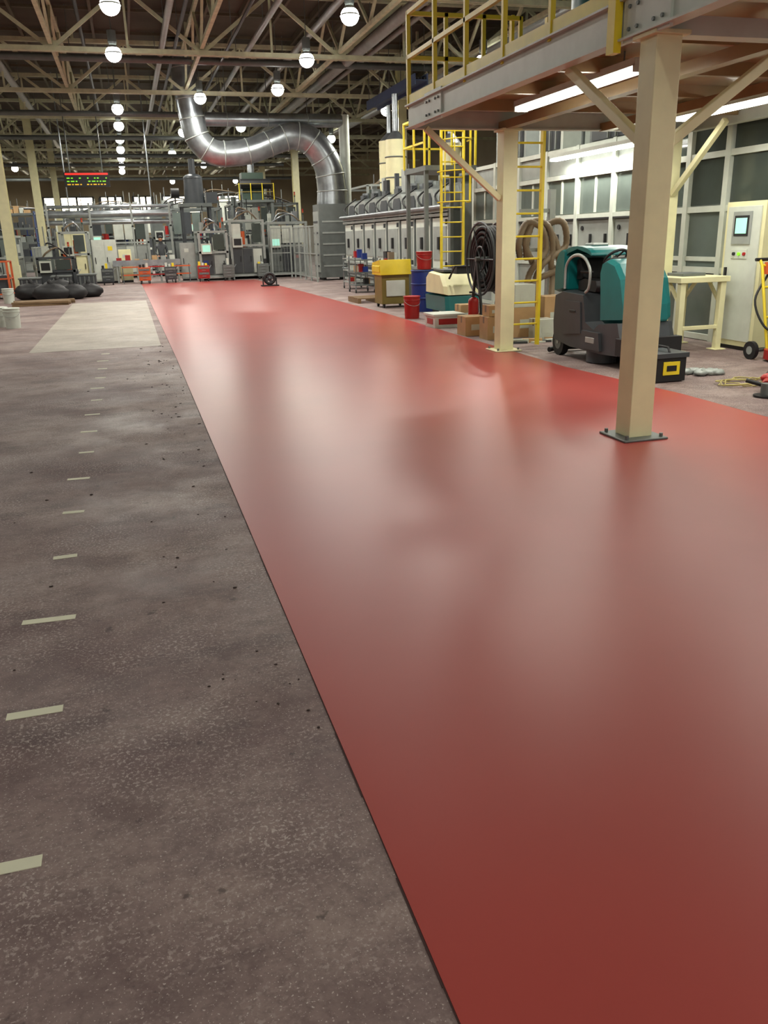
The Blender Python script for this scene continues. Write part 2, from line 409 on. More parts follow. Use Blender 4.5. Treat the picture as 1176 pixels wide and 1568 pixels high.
def ladder(x,y,w,zt_,cage=False,name='yellow_ladder'):
    g=B(name)
    for a in(-w/2,w/2): g.box(x+a-.02,x+a+.02,y-.035,y+.035,0,zt_,'yellow')
    z=.3
    while z<zt_-.1: g.cyl((x-w/2,y,z),(x+w/2,y,z),.014,'yellow',seg=8);z+=.3
    if cage:
        z=2.2
        while z<zt_:
            g.tube([(x+(w/2+.08)*math.cos(t),y-.65*math.sin(t),z) for t in[math.pi*i/12 for i in range(13)]],.015,'yellow',6);z+=.6
        for i in range(1,6):
            t=math.pi*i/6; g.beam((x+(w/2+.08)*math.cos(t),y-.65*math.sin(t),2.2),(x+(w/2+.08)*math.cos(t),y-.65*math.sin(t),zt_),.02,.01,'yellow')
    return g.done()
ladder(5.32,11.15,.5,4.2); ladder(6.75,17.7,.5,3.7,True)
g=B('access_platform')
g.box(6.2,7.35,17.85,19.3,2.85,2.95,'grey')
for z in(3.4,3.9):
    g.beam((6.2,17.9,z),(6.2,19.3,z),.04,.04,'yellow');g.beam((6.2,19.3,z),(7.35,19.3,z),.04,.04,'yellow')
for x,y in((6.2,17.9),(6.2,18.6),(6.2,19.3),(7.35,19.3),(6.8,19.3),(7.35,17.9)): g.box(x-.02,x+.02,y-.02,y+.02,2.95,3.92,'yellow')
for x,y in((6.25,17.95),(6.25,19.2),(7.3,19.2)): g.box(x-.04,x+.04,y-.04,y+.04,0,2.85,'grey')
g.done()

# ---------------- enclosure
g=B('machine_enclosure')
X=7.9
g.box(X+.02,10.2,8.3,19.2,0.05,2.95,'lgrey')
ys=[8.3,9.1,10.25,11.1,11.9]+[11.9+1.22*i for i in range(1,7)]
for y in ys: g.box(X-.06,X+.03,y-.05,y+.05,0,3.0,'white')
for z in(.05,.98,1.8,2.5,2.95):
    g.box(X-.05,X+.03,8.3,19.25,z-.04,z+.04,'white')
g.box(X-.052,X+.03,11.9,19.2,1.74,1.77,'black')
for i in range(len(ys)-1):
    a,b_=ys[i]+.06,ys[i+1]-.06
    if ys[i]<11.5:
        g.box(X,X+.02,a,b_,1.86,2.9,'dglass');g.box(X,X+.02,a,b_,.1,1.76,'glass')
        g.box(X-.02,X+.02,a,b_,1.1,1.16,'white')
    else:
        g.box(X,X+.02,a,b_,1.86,2.44,'glass');g.box(X-.02,X+.02,(a+b_)/2-.03,(a+b_)/2+.03,1.86,2.44,'white')
        g.box(X-.01,X+.02,a,b_,1.03,1.73,'lgrey');g.box(X-.01,X+.02,a,b_,.1,.93,'lgrey');g.box(X-.01,X+.02,a,b_,2.55,2.9,'lgrey')
        for k in range(2): g.box(X-.05,X-.01,a+.12+k*.5,a+.15+k*.5,1.3,1.5,'black')
        g.cyl((X-.03,b_-.15,1.6),(X-.01,b_-.15,1.6),.04,'black',seg=8)
g.done()
g=B('rooftop_machinery')
for i,(y,w,h,m) in enumerate(((8.6,1.0,.55,'grey'),(9.9,.8,.8,'white'),(11,1.2,.5,'dgrey'),(13,1.4,.9,'grey'),(15.4,1.0,.6,'white'),(17,1.5,1.1,'lgrey'))):
    g.box(8.1,9.6,y,y+w,2.98,2.98+h,m); g.cyl((8.3,y+w/2,2.98+h),(8.3,y+w/2,3.3+h),.14,'silver'); g.box(8.08,8.1,y+.1,y+w-.1,3.05,2.9+h,'dgrey')
    for k in range(3): g.cyl((8.05,y+.2+k*.25,3.05),(8.05,y+.2+k*.25,3.0+h),.02,'lgrey',seg=6)
g.tube(smoothpath([(8.2,8.5,3.8),(8.2,10,4.1),(8.3,12,4.1),(8.3,15,4.2),(8.5,18,4.2)],6),.12,'silver')
for y in(10,12,15,18): g.cyl((8.3,y,2.98),(8.3,y,4.15),.04,'grey',seg=6)
g.done()
g=B('control_cabinet')
g.box(7.62,7.83,9.12,9.86,.05,1.86,'cream');g.box(7.6,7.62,9.18,9.8,.12,1.8,'white')
g.box(7.585,7.6,9.33,9.68,1.34,1.74,'lgrey');g.box(7.578,7.586,9.37,9.64,1.44,1.69,'black');g.box(7.574,7.58,9.4,9.61,1.47,1.66,'screen')
for i,c in enumerate(('red','led','black')): g.cyl((7.6,9.4+i*.1,1.22),(7.57,9.4+i*.1,1.22),.022,c,seg=10)
g.box(7.59,7.6,9.36,9.66,1.16,1.28,'white'); g.box(7.57,7.6,9.72,9.75,.85,1.05,'black')
g.box(7.64,7.81,9.14,9.84,0,.05,'black');g.done(bevel=.006)
g=B('steel_work_stand')
g.box(6.75,7.5,9.5,10.45,.88,.95,'cream')
for x,y in((6.82,9.57),(7.43,9.57),(6.82,10.38),(7.43,10.38)):
    g.box(x-.04,x+.04,y-.04,y+.04,.01,.88,'cream');g.box(x-.09,x+.09,y-.09,y+.09,0,.015,'cream')
for x in(6.82,7.43):
    g.beam((x,9.6,.62),(x,9.85,.88),.04,.04,'cream');g.beam((x,10.35,.62),(x,10.1,.88),.04,.04,'cream')
g.beam((6.82,9.57,.3),(7.43,9.57,.3),.05,.05,'cream')
g.box(6.95,7.3,9.75,10.1,.95,.99,'grey');g.done(bevel=.006)

# ---------------- oven line
g=B('industrial_oven_line')
X=7.5; ya,yb=19.9,30.5
g.box(X+.1,X+2.4,ya,yb,.2,2.1,'grey'); g.box(X+.35,X+2.2,ya+.1,yb-.1,2.1,2.75,'grey')
nb=8; w=(yb-ya)/nb
for i in range(nb):
    y=ya+i*w
    g.box(X,X+.1,y-.05,y+.05,0,2.15,'grey')
    g.box(X+.02,X+.1,y+.1,y+w-.1,.75,1.95,'white')
    g.box(X-.0,X+.03,y+.2,y+w-.2,.95,1.75,'lgrey')
    g.box(X-.05,X+.0,y+w*.5-.06,y+w*.5+.06,1.2,1.5,'black')
    for z in(.85,1.85): g.cyl((X-.02,y+.14,z-.06),(X-.02,y+.14,z+.06),.03,'dgrey',seg=8)
    g.box(X+.04,X+.1,y+.1,y+w-.1,.25,.68,'lgrey')
    for k in range(3): g.box(X+.02,X+.04,y+.2,y+w-.2,.32+k*.12,.36+k*.12,'dgrey')
    g.prism([(y+.12,2.2),(y+w-.12,2.2),(y+w-.12,2.5),(y+w-.3,2.68),(y+.3,2.68),(y+.12,2.5)],X+.15,X+.5,'lgrey')
    g.prism([(y+.3,2.26),(y+w-.3,2.26),(y+w-.3,2.45),(y+w-.42,2.58),(y+.42,2.58),(y+.3,2.45)],X+.12,X+.16,'dgrey')
    g.cyl((X+.7,y+w/2,2.75),(X+.7,y+w/2,2.98),.16,'silver'); g.box(X+.45,X+.6,y+.2,y+.6,2.75,2.9,'dgrey')
    g.tube(smoothpath([(X+.05,y+w*.2,2.15),(X-.12,y+w*.3,2.3),(X-.1,y+w*.5,2.5),(X+.3,y+w*.5,2.8)],4),.025,'black',6)
for z in(.15,.71,2.02,2.12): g.box(X-.04,X+.1,ya,yb,z-.035,z+.035,'lgrey')
g.cyl((X-.1,ya,.5),(X-.1,yb,.5),.035,'silver',seg=8);g.cyl((X-.12,ya,2.2),(X-.12,yb,2.2),.05,'silver',seg=8)
for i in range(5): g.box(X-.14,X,ya+i*2.5,ya+.05+i*2.5,.44,.47,'grey')
g.box(X+.3,X+2.2,ya-.03,ya,.3,2.7,'lgrey')
for x in(X+.5,X+2.2):
    for y in(ya+.1,yb-.1,(ya+yb)/2): g.box(x-.1,x+.1,y-.1,y+.1,0,.2,'black')
for (x,y,r_,h) in((8.4,27,.32,4.4),(9.1,24,.3,4.0),(8.9,29.3,.36,4.6)):
    g.cyl((x,y,2.75),(x,y,h),r_,'cream',seg=24)
    for z in(3.3,3.9): g.torus((x,y,z),(0,0,1),r_+.01,.02,'grey',24,6)
    g.cyl((x,y,h),(x,y,h+.25),r_,'silver',r2=.1);g.cyl((x,y,h+.2),(x,y,5.7),.09,'silver',seg=12)
rs=random.Random(5)
for i in range(26):
    x=rs.uniform(X+.4,X+1.9);y=rs.uniform(ya+.2,yb-.6);g.box(x,x+rs.uniform(.1,.3),y,y+rs.uniform(.1,.5),2.75,2.75+rs.uniform(.1,.7),rs.choice(('lgrey','dgrey','white','grey','silver','black')))
g.done()

# ---------------- big duct
g=B('ventilation_duct')
pts=smoothpath([(2.5,33,8.1),(2.6,33,6.6),(2.7,33,5.7),(2.9,33,4.95),(3.5,33,4.55),(4.6,33,4.62),(5.6,33,4.95),(6.3,33,5.15),(7.0,33,4.95),(7.55,33,4.2),(7.7,33,3.4),(7.7,33,2.75)],8)
n_=len(pts); rad=[.44+.16*max(0,(i/n_-.55))/.45 for i in range(n_)]
g.tube(pts,rad,'silver',24)
for i in range(4,n_-2,6):
    d=(pts[i+1]-pts[i-1]); g.torus(pts[i],d,rad[i]+.005,.022,'lgrey',28,6)
g.cyl((3.2,33.6,5.75),(8.3,33.6,5.75),.24,'silver',seg=20)
for x in(4,5.5,7): g.torus((x,33.6,5.75),(1,0,0),.245,.02,'lgrey',24,6);g.cyl((x,33.6,5.9),(x,33.6,8.15),.015,'grey',seg=5)
g.cyl((8.4,33.6,0),(8.4,33.6,5.95),.2,'white',seg=20)
g.box(7.0,8.05,32.3,33.4,.1,2.75,'grey');g.box(6.97,7.0,32.4,33.3,.3,2.5,'lgrey')
for k in range(5): g.box(6.95,6.97,32.5,33.2,.5+k*.4,.56+k*.4,'dgrey');g.box(7.1,7.95,32.28,32.3,.5+k*.4,.56+k*.4,'lgrey')
for x in(7.1,7.9): g.box(x,x+.1,32.4,33.2,0,.1,'black')
g.done()

def fence(x0,y0,x1,y1,h,name='safety_fence',m='lgrey'):
    g=B(name); d=Vector((x1-x0,y1-y0,0)); L_=d.length; n=max(1,round(L_/1.2)); 
    for i in range(n+1):
        p=Vector((x0,y0,0))+d*i/n; g.box(p.x-.03,p.x+.03,p.y-.03,p.y+.03,0,h,m)
    for z in(.15,h*.5,h-.03): g.beam((x0,y0,z),(x1,y1,z),.03,.04,m)
    k=int(L_/.12)
    for i in range(k):
        p=Vector((x0,y0,0))+d*i/k; g.beam((p.x,p.y,.15),(p.x,p.y,h-.03),.008,.008,m)
    return g.done()
fence(6.6,31.2,6.6,35.6,2.0); fence(5.7,35.9,6.5,35.9,2.0); fence(-3.4,40.5,-3.4,34.6,1.5)

def machine(name,x0,x1,y0,y1,h,body='grey',panel='lgrey',seed=1,top='dgrey',frame='lgrey'):
    r_=random.Random(seed); g=B(name); w=x1-x0
    g.box(x0+.05,x1-.05,y0+.1,y1,.15,h*.55,body)
    for x in(x0+.05,x1-.05):
        for y in(y0+.05,y1-.05): g.box(x-.05,x+.05,y-.05,y+.05,0,h,frame)
    for z in(h,h*.58,.15):
        for y in(y0+.05,y1-.05): g.box(x0,x1,y-.04,y+.04,z-.04,z+.04,frame)
        for x in(x0+.05,x1-.05): g.box(x-.04,x+.04,y0,y1,z-.04,z+.04,frame)
    n=max(2,int(w/.45)); 
    for i in range(n):
        a=x0+.1+(w-.2)*i/n; b_=x0+.1+(w-.2)*(i+1)/n-.05
        g.box(a,b_,y0+.04,y0+.1,.25,h*.52,r_.choice((panel,panel,body,'white','dgrey')))
        g.box(b_-.08,b_-.05,y0,y0+.04,h*.3,h*.4,'black')
        if r_.random()<.3: g.box(a+.05,a+.25,y0+.02,y0+.04,h*.35,h*.35+.12,r_.choice(('red','yellow','blue','orange','white')))
        c=r_.choice(('glass','dglass',panel,'white','dgrey',None,None))
        if c: g.box(a,b_,y0+.03,y0+.06,h*.63,h*.95,c)
        for q in range(3):
            px=r_.uniform(a,b_);py=y0+r_.uniform(.2,.9)
            g.cyl((px,py,h*.55),(px,py,h*.58+r_.uniform(.2,.6)),r_.uniform(.03,.12),r_.choice(('silver','lgrey','dgrey','red','white','orange','blue','black')),seg=10)
    for i in range(int(w*4)):
        a=r_.uniform(x0+.1,x1-.4); s_=r_.uniform(.08,.35); y=r_.uniform(y0+.1,y1-.5)
        g.box(a,a+s_,y,y+s_,h,h+r_.uniform(.1,.5),r_.choice((top,'lgrey','silver','white','dgrey','grey')))
        g.cyl((a+s_/2,y+.1,h),(a+s_/2,y+.1,h+r_.uniform(.3,1.1)),.02,r_.choice(('silver','lgrey','black')),seg=6)
    g.box(x0+.1,x0+.5,y0-.12,y0+.03,h*.55,h*.55+.4,'white');g.box(x0+.15,x0+.45,y0-.13,y0-.12,h*.55+.08,h*.55+.34,'screen' if r_.random()<.3 else 'black')
    g.cyl((x1-.15,y0+.1,h),(x1-.15,y0+.1,h+.3),.02,'grey',seg=6)
    for i,c in enumerate(('green','orange','red')): g.cyl((x1-.15,y0+.1,h+.3+i*.08),(x1-.15,y0+.1,h+.375+i*.08),.035,c,seg=8)
    for q in range(3):
        g.tube(smoothpath([(x0+.2+.1*q,y0+.2,h),(x0+w*.3,y0+.1+.1*q,h+.2+.15*q),(x0+w*.6,y0+.2,h+.35),(x1-.2,y0+.3,h)],5),.03,r_.choice(('black','tan','silver')),6)
    return g.done()
machine('packaging_machine',-5.9,-4.2,37,39,1.9,'grey','lgrey',3)
machine('filling_machine',-2.6,-1.5,36.9,38.6,2.0,'cream','lgrey',4)
machine('labelling_machine',2.75,3.95,36,38,1.9,'grey','lgrey',5)
machine('press_machine',4.05,5.5,36.2,39,2.3,'grey','white',6,'green')
machine('inspection_machine',5.7,7.4,36.6,39,2.2,'grey','grey',8)
machine('assembly_machine',1.2,4.5,42.5,45.5,3.0,'dgrey','grey',9,'green','grey')
machine('wrapping_machine',-1.6,1,42,44.5,2.7,'lgrey','white',10)
machine('sorting_machine',5,8.3,43,46,3.2,'dgrey','grey',11,'dgrey','grey')
machine('cutting_machine',-8.5,-5.2,43,46,2.8,'dgrey','grey',12,'dgrey','grey')
machine('drying_machine',-2.5,2.5,52,55,3.3,'dgrey','grey',13,'dgrey','grey')
machine('curing_machine',3.5,8,51,55,3.8,'dgrey','green',14,'dgrey','grey')
machine('mixing_machine',9.9,13.5,36,40,3.6,'grey','lgrey',15)
machine('milling_machine',-9.8,-6.9,28,31,2.0,'dgrey','grey',16)
machine('coating_machine',-9,-3,62,65,3.5,'dgrey','grey',17,'dgrey','grey')
machine('stacking_machine',3,9,62,66,3.7,'dgrey','grey',18,'dgrey','grey')
machine('forming_machine',-9.2,-6.8,35,37,2.5,'dgrey','grey',19,'black','grey')
def cabinet(x,y,w,h,m='cream',d=.5):
    g=B('electrical_cabinet'); g.box(x,x+w,y,y+d,.08,h,m); g.box(x+.02,x+w-.02,y+.02,y+d,0,.08,'black')
    n=2 if w>.7 else 1
    for i in range(n):
        a=x+.03+(w-.03)*i/n; g.box(a,x+(w)*(i+1)/n-.03,y-.02,y,.14,h-.06,m); g.box(a+.05,a+.08,y-.04,y-.02,h*.45,h*.6,'black')
        g.box(a+.12,a+.3,y-.025,y-.02,h*.75,h*.85,'yellow' if i else 'white')
    return g.done(bevel=.01)
cabinet(-1.4,37.1,.95,1.7,'white');cabinet(-.4,37.3,.5,1.3,'cream');cabinet(2.05,36.6,.6,1.5,'lgrey');cabinet(-3.0,41.5,1.2,2.1,'cream');cabinet(-6.6,33.2,1.0,1.9,'cream')
g=B('conveyor')
g.box(-.6,2.0,36.4,36.95,.72,.8,'dgrey')
for y in(36.38,36.97): g.box(-.65,2.0,y-.02,y+.02,.66,.88,'silver')
for x in(-.5,.4,1.2,1.9):
    for y in(36.42,36.93): g.box(x-.03,x+.03,y-.03,y+.03,0,.7,'lgrey')
for i in range(7): g.box(-.5+i*.35,-.3+i*.35,36.5,36.8,.8,.8+R.uniform(.08,.3),R.choice(('white','red','card','lgrey')))
g.done()
g=B('barrier_rail')
for i in range(3):
    x=-.3+i*.95
    for a in(0,.7): g.beam((x+a,35.85,.0),(x+a,35.98,.7),.03,.03,'dgrey');g.beam((x+a,36.1,.0),(x+a,35.98,.7),.03,.03,'dgrey')
    for z in(.3,.6): g.box(x-.02,x+.75,35.9,35.93,z,z+.05,'orange' if i!=1 else 'red')
g.done()
for x,y,c in((2.6,35.3,'red'),(-1.1,35.4,'dgrey'),(3.6,35.3,'grey'),(.3,35.25,'orange'),(1.3,35.25,'dgrey'),(5.0,35.3,'grey'),(-2.4,35.5,'dgrey')):
    g=B('tool_cart')
    g.box(x,x+.45,y,y+.35,.12,.62,c)
    for k in range(4): g.box(x+.03,x+.42,y-.015,y,.16+k*.11,.24+k*.11,'grey' if k%2 else c);g.box(x+.15,x+.3,y-.03,y-.015,.2+k*.11,.215+k*.11,'silver')
    for a in(.06,.39):
        for b_ in(.06,.29): g.cyl((x+a-.02,y+b_,.06),(x+a+.02,y+b_,.06),.06,'black',seg=12)
    g.tube([(x+.45,y+.05,.5),(x+.53,y+.05,.62),(x+.53,y+.3,.62),(x+.45,y+.3,.5)],.012,'silver',6)
    for k in range(3): g.box(x+.03+k*.13,x+.12+k*.13,y+.1,y+.25,.62,.62+R.uniform(.05,.25),R.choice(('black','white','grey','yellow','lgrey')))
    g.done()
g=B('overhead_pipe_rack')
for z,r_ in((2.75,.15),(2.42,.1),(3.05,.07)): g.cyl((-3.2,39.5,z),(2.0,39.5,z),r_,'silver',seg=14)
for x in(-3.1,-1.4,.3,1.9):
    g.box(x-.04,x+.04,39.3,39.38,0,3.2,'lgrey');g.box(x-.04,x+.04,39.3,39.7,2.2,2.26,'lgrey')
for x in(-2.2,1.2): g.cyl((x,39.5,2.75),(x,39.5,8.15),.025,'silver',seg=8)
g.done()
g=B('yellow_gantry')
g.box(5.2,6.8,41,42.4,3.2,3.3,'grey')
for z in(3.65,4.0): g.beam((5.2,41,z),(6.8,41,z),.03,.03,'olive');g.beam((5.2,41,z),(5.2,42.4,z),.03,.03,'olive')
for i in range(4): x=5.2+.53*i; g.box(x-.015,x+.015,40.98,41.02,3.3,4.02,'yellow')
for x in(5.3,6.7):
    for y in(41.1,42.3): g.box(x-.06,x+.06,y-.06,y+.06,0,3.2,'grey')
g.box(5.4,6.4,41.4,42.2,3.3,4.5,'green');g.cyl((5.3,41.3,4.0),(6.7,41.3,4.0),.22,'black',seg=16);g.cyl((5.9,41.8,4.5),(5.9,41.8,5.4),.15,'silver');g.done()
g=B('overhead_mixer')
g.box(2.4,3.8,39.8,41,3.0,3.15,'grey')
for x in(2.5,3.7):
    for y in(39.9,40.9): g.box(x-.05,x+.05,y-.05,y+.05,0,3.0,'dgrey')
g.cyl((3.1,40.4,3.15),(3.1,40.4,4.2),.45,'dgrey',r2=.4,seg=20);g.ell((3.1,40.4,4.2),(.42,.42,.2),'dgrey');g.cyl((3.1,40.4,4.3),(3.1,40.4,5.0),.14,'dgrey')
g.cyl((2.45,40.4,3.6),(2.1,40.4,3.6),.2,'black');g.box(3.6,4.1,40.1,40.7,3.15,3.6,'dgrey');g.done()
g=B('led_display_sign')
g.box(-2.15,-.4,38.0,38.12,3.75,4.3,'black')
g.box(-2.1,-.45,37.985,38,4.2,4.27,'ledr')
for j,c in enumerate(('ledy','led','led')):
    x=-2.05
    while x<-.55:
        w=R.uniform(.05,.16)
        if R.random()<.8: g.box(x,x+w,37.985,38,3.82+j*.12,3.86+j*.12,c)
        x+=w+.05
for x in(-1.9,-.65): g.cyl((x,38.06,4.3),(x,38.06,8.15),.02,'grey',seg=6)
g.done()
def rack(x,y,w,h,d=.8,seed=1):
    r_=random.Random(seed); g=B('storage_rack')
    for a in(0,w):
        for b_ in(0,d): g.box(x+a-.03,x+a+.03,y+b_-.03,y+b_+.03,0,h,'bluesteel')
    z=.3
    while z<h:
        g.box(x,x+w,y,y+d,z-.03,z,'lgrey'); g.box(x,x+w,y-.03,y,z-.08,z+.02,'grey')
        a=x+.05
        while a<x+w-.35:
            q=r_.uniform(.15,.35); g.box(a,a+q,y+.1,y+.6,z,z+r_.uniform(.15,.45),r_.choice(('card','white','blue','grey','lgrey','dgrey','dgrey'))); a+=q+.04
        z+=.7
    return g.done()
rack(-7.0,48,2.6,3.2,seed=2);rack(-12.5,24,2.4,2.6,seed=4);rack(10.9,26,2.4,2.6,seed=3)
# ---------------- person
px,py=1.35,37.9
J=[(0,0,.95),(0,0,1.15),(0,-.01,1.38),(0,-.02,1.5),(0,-.03,1.62),(0,-.03,1.74),
   (-.19,0,1.42),(-.25,-.05,1.14),(-.16,-.28,1.02),(.19,0,1.42),(.25,-.05,1.14),(.16,-.28,1.02),
   (-.1,0,.9),(-.11,0,.5),(-.11,.02,.08),(-.11,-.16,.04),(.1,0,.9),(.11,0,.5),(.11,.02,.08),(.11,-.16,.04)]
E=[(0,1),(1,2),(2,3),(3,4),(4,5),(2,6),(6,7),(7,8),(2,9),(9,10),(10,11),(0,12),(12,13),(13,14),(14,15),(0,16),(16,17),(17,18),(18,19)]
rr=[.15,.14,.16,.06,.1,.08,.07,.05,.035,.07,.05,.035,.09,.065,.045,.04,.09,.065,.045,.04]
me=bpy.data.meshes.new('person_in_dark_workwear');me.from_pydata(J,E,[])
o=bpy.data.objects.new('person_in_dark_workwear',me);sc.collection.objects.link(o);o.location=(px,py,0)
o.modifiers.new('skin','SKIN');
for i,v in enumerate(me.skin_vertices[0].data): v.radius=(rr[i],rr[i]*.8); v.use_root=(i==0)
ss=o.modifiers.new('sub','SUBSURF');ss.levels=2;ss.render_levels=2
me.materials.append(M['dgrey'])
h=B('head');h.ell((px,py-.03,1.68),(.085,.1,.12),'skin');h.ell((px,py-.02,1.73),(.095,.11,.09),'black');h.ell((px,py-.135,1.67),(.015,.02,.02),'skin',8,6)
h.done(o)
for sx in(-1,1):
    h=B('hand');hx,hy,hz=px+sx*.15,py-.32,1.0
    h.ell((hx,hy,hz),(.04,.05,.02),'skin',10,6)
    for k in range(4): h.tube([(hx-.03+k*.02,hy-.04,hz),(hx-.03+k*.02,hy-.08,hz-.005),(hx-.03+k*.02,hy-.105,hz-.025)],.009,'skin',6)
    h.tube([(hx-sx*.035,hy,hz),(hx-sx*.06,hy-.03,hz-.01),(hx-sx*.06,hy-.055,hz-.02)],.011,'skin',6);h.done(o)

# ---------------- ride-on scrubber
sx0,sx1=5.38,6.35
SB=empty('ride_on_floor_scrubber',(5.86,9,0))
def P(pr): return [(10.1-u,z) for u,z in pr]
def arc(cu,cz,r1,r2,a0,a1,n=8): return [(cu+r1*math.cos(math.radians(a0+(a1-a0)*i/n)),cz+r2*math.sin(math.radians(a0+(a1-a0)*i/n))) for i in range(n+1)]
g=B('chassis')
g.prism(P([(.05,.2),(.02,.45),(.06,.8),(.3,.86),(.95,.84),(1.05,.5),(1.3,.42),(1.45,.5),(1.95,.55),(2.05,.35),(2.0,.15),(1.5,.13),(.6,.14)]),sx0,sx1,'dgrey',.04)
g.prism(P([(.42,.3),(.42,.74),(.9,.74),(.95,.35)]),sx0-.02,sx0+.02,'dgrey')
g.box(sx0-.03,sx0-.01,10.1-.78,10.1-.6,.6,.63,'black')
g.prism(P([(1.02,.18),(1.02,.4),(1.5,.4),(1.55,.18)]),sx0-.05,sx0+.02,'dgrey')
g.box(sx0-.06,sx1+.06,10.1-2.12,10.1-1.98,.18,.38,'black')
g.box(sx0-.055,sx0-.045,10.1-1.4,10.1-1.15,.26,.33,'lgrey')
g.done(SB,bevel=.018)
g=B('rear_tank')
pr=[(.0,.82)]+arc(.24,1.08,.24,.3,180,95,8)+[(.3,1.36)]+[(.3,.86)]
g.prism(P(pr),sx0+.03,sx1-.03,'teal',.08)
pr=[(.2,1.27)]+arc(.62,1.31,.44,.11,165,15,8)+[(1.06,1.3),(.95,1.33),(.62,1.385),(.35,1.33)]
g.prism(P(pr),sx0+.06,sx1-.06,'teal',.04)
g.box(sx0+.3,sx0+.6,9.4,9.65,1.415,1.45,'lgrey')
g.done(SB,bevel=.02)
g=B('arch_rim')
for x in(sx0+.04,sx1-.06):
    g.tube(smoothpath([(x,10.1-u,z) for u,z in ([(.32,.88),(.32,1.08)]+arc(.68,1.1,.36,.21,160,25,5)+[(1.06,1.1),(1.04,.92),(.95,.86)])],3),.022,'lgrey',8)
g.done(SB)
g=B('seat')
g.prism(P([(.42,.86),(.42,.98),(.6,1.02),(.98,1.0),(1.02,.92),(.98,.85)]),sx0+.22,sx1-.22,'black',.1)
g.prism(P([(.36,.98),(.34,1.24),(.4,1.27),(.48,1.24),(.54,1.0)]),sx0+.24,sx1-.24,'black',.08)
for x in(sx0+.17,sx1-.2): g.box(x,x+.05,9.2,9.55,1.08,1.12,'black')
g.done(SB,bevel=.02)
g=B('front_shroud')
g.prism(P([(1.35,.5),(1.32,.8),(1.28,1.12),(1.33,1.24),(1.45,1.27),(1.68,1.22),(1.86,1.05),(1.97,.75),(2.0,.55)]),sx0+.06,sx1-.06,'teal',.1)
g.prism(P([(1.26,.85),(1.2,1.18),(1.3,1.27),(1.42,1.29),(1.36,.9)]),sx0+.15,sx1-.15,'black',.05)
g.box(sx0+.3,sx1-.3,10.1-2.0,10.1-1.93,.7,.8,'dgrey')
g.done(SB,bevel=.025)
g=B('steering')
cx=(sx0+sx1)/2; a=Vector((0,.55,.83)); c=Vector((cx-.05,10.1-1.14,1.27))
g.torus(c,a,.18,.018,'black'); g.cyl(c,c-a*.18+Vector((0,-.12,0)),.03,'black')
for t in range(3):
    u=a.orthogonal().normalized(); w=a.cross(u).normalized(); g.cyl(c,c+u*.18*math.cos(t*2.09)+w*.18*math.sin(t*2.09),.012,'black',seg=6)
g.done(SB)
g=B('wheels')
for x in(sx0+.02,sx1-.14):
    y=10.1-.2; g.cyl((x,y,.18),(x+.12,y,.18),.18,'black',seg=24);g.cyl((x-.005,y,.18),(x+.125,y,.18),.1,'grey',seg=18);g.cyl((x-.015,y,.18),(x,y,.18),.03,'lgrey',seg=10)
g.cyl((cx-.06,10.1-1.75,.14),(cx+.06,10.1-1.75,.14),.14,'black',seg=20)
for x in(cx-.25,cx+.25):
    g.cyl((x,10.1-1.2,.012),(x,10.1-1.2,.16),.24,'dgrey',seg=24)
g.tube([(sx0-.02,10.12,.05),(sx0+.15,10.22,.05),(cx,10.27,.05),(sx1-.15,10.22,.05),(sx1+.02,10.12,.05)],.035,'black',8)
g.beam((cx,10.27,.07),(cx,10.0,.3),.1,.05,'grey')
g.done(SB)
SB.scale=(.74,.84,.97); SB.location=(5.66,9.28,0)
g=B('black_tool_case')
g.box(5.2,5.55,7.6,8.0,.01,.26,'black');g.box(5.18,5.57,7.58,8.02,.26,.31,'dgrey');g.box(5.192,5.2,7.7,7.9,.1,.22,'yellow')
g.box(5.27,5.47,7.59,7.6,.08,.22,'yellow');g.box(5.31,5.43,7.585,7.592,.12,.18,'black')
g.tube([(5.37,7.65,.31),(5.37,7.68,.36),(5.37,7.92,.36),(5.37,7.95,.31)],.014,'black',6)
for y in(7.66,7.94): g.box(5.17,5.2,y-.03,y+.03,.22,.31,'lgrey')
g.done(bevel=.012)

g=B('walk_behind_floor_scrubber')
g.prism([(16.6,.12),(16.65,.42),(15.45,.42),(15.4,.12)],5.75,6.45,'teal',.06)
g.prism([(16.6,.44),(16.58,.75),(16.4,.86),(15.7,.82),(15.5,.6),(15.45,.44)],5.74,6.46,'cream',.1)
g.box(5.85,6.35,15.8,16.4,.86,.9,'dgrey'); 
for x in(5.8,6.38): g.cyl((x,16.2,.14),(x+.05,16.2,.14),.14,'black',seg=20)
g.cyl((5.9,15.6,.02),(5.9,15.6,.12),.2,'dgrey',seg=20);g.cyl((6.3,15.6,.02),(6.3,15.6,.12),.2,'dgrey',seg=20)
g.tube([(5.85,15.5,.75),(5.85,15.2,.98),(6.35,15.2,.98),(6.35,15.5,.75)],.02,'black',8);g.box(5.9,6.3,15.22,15.5,.84,.98,'black')
g.done(bevel=.03)

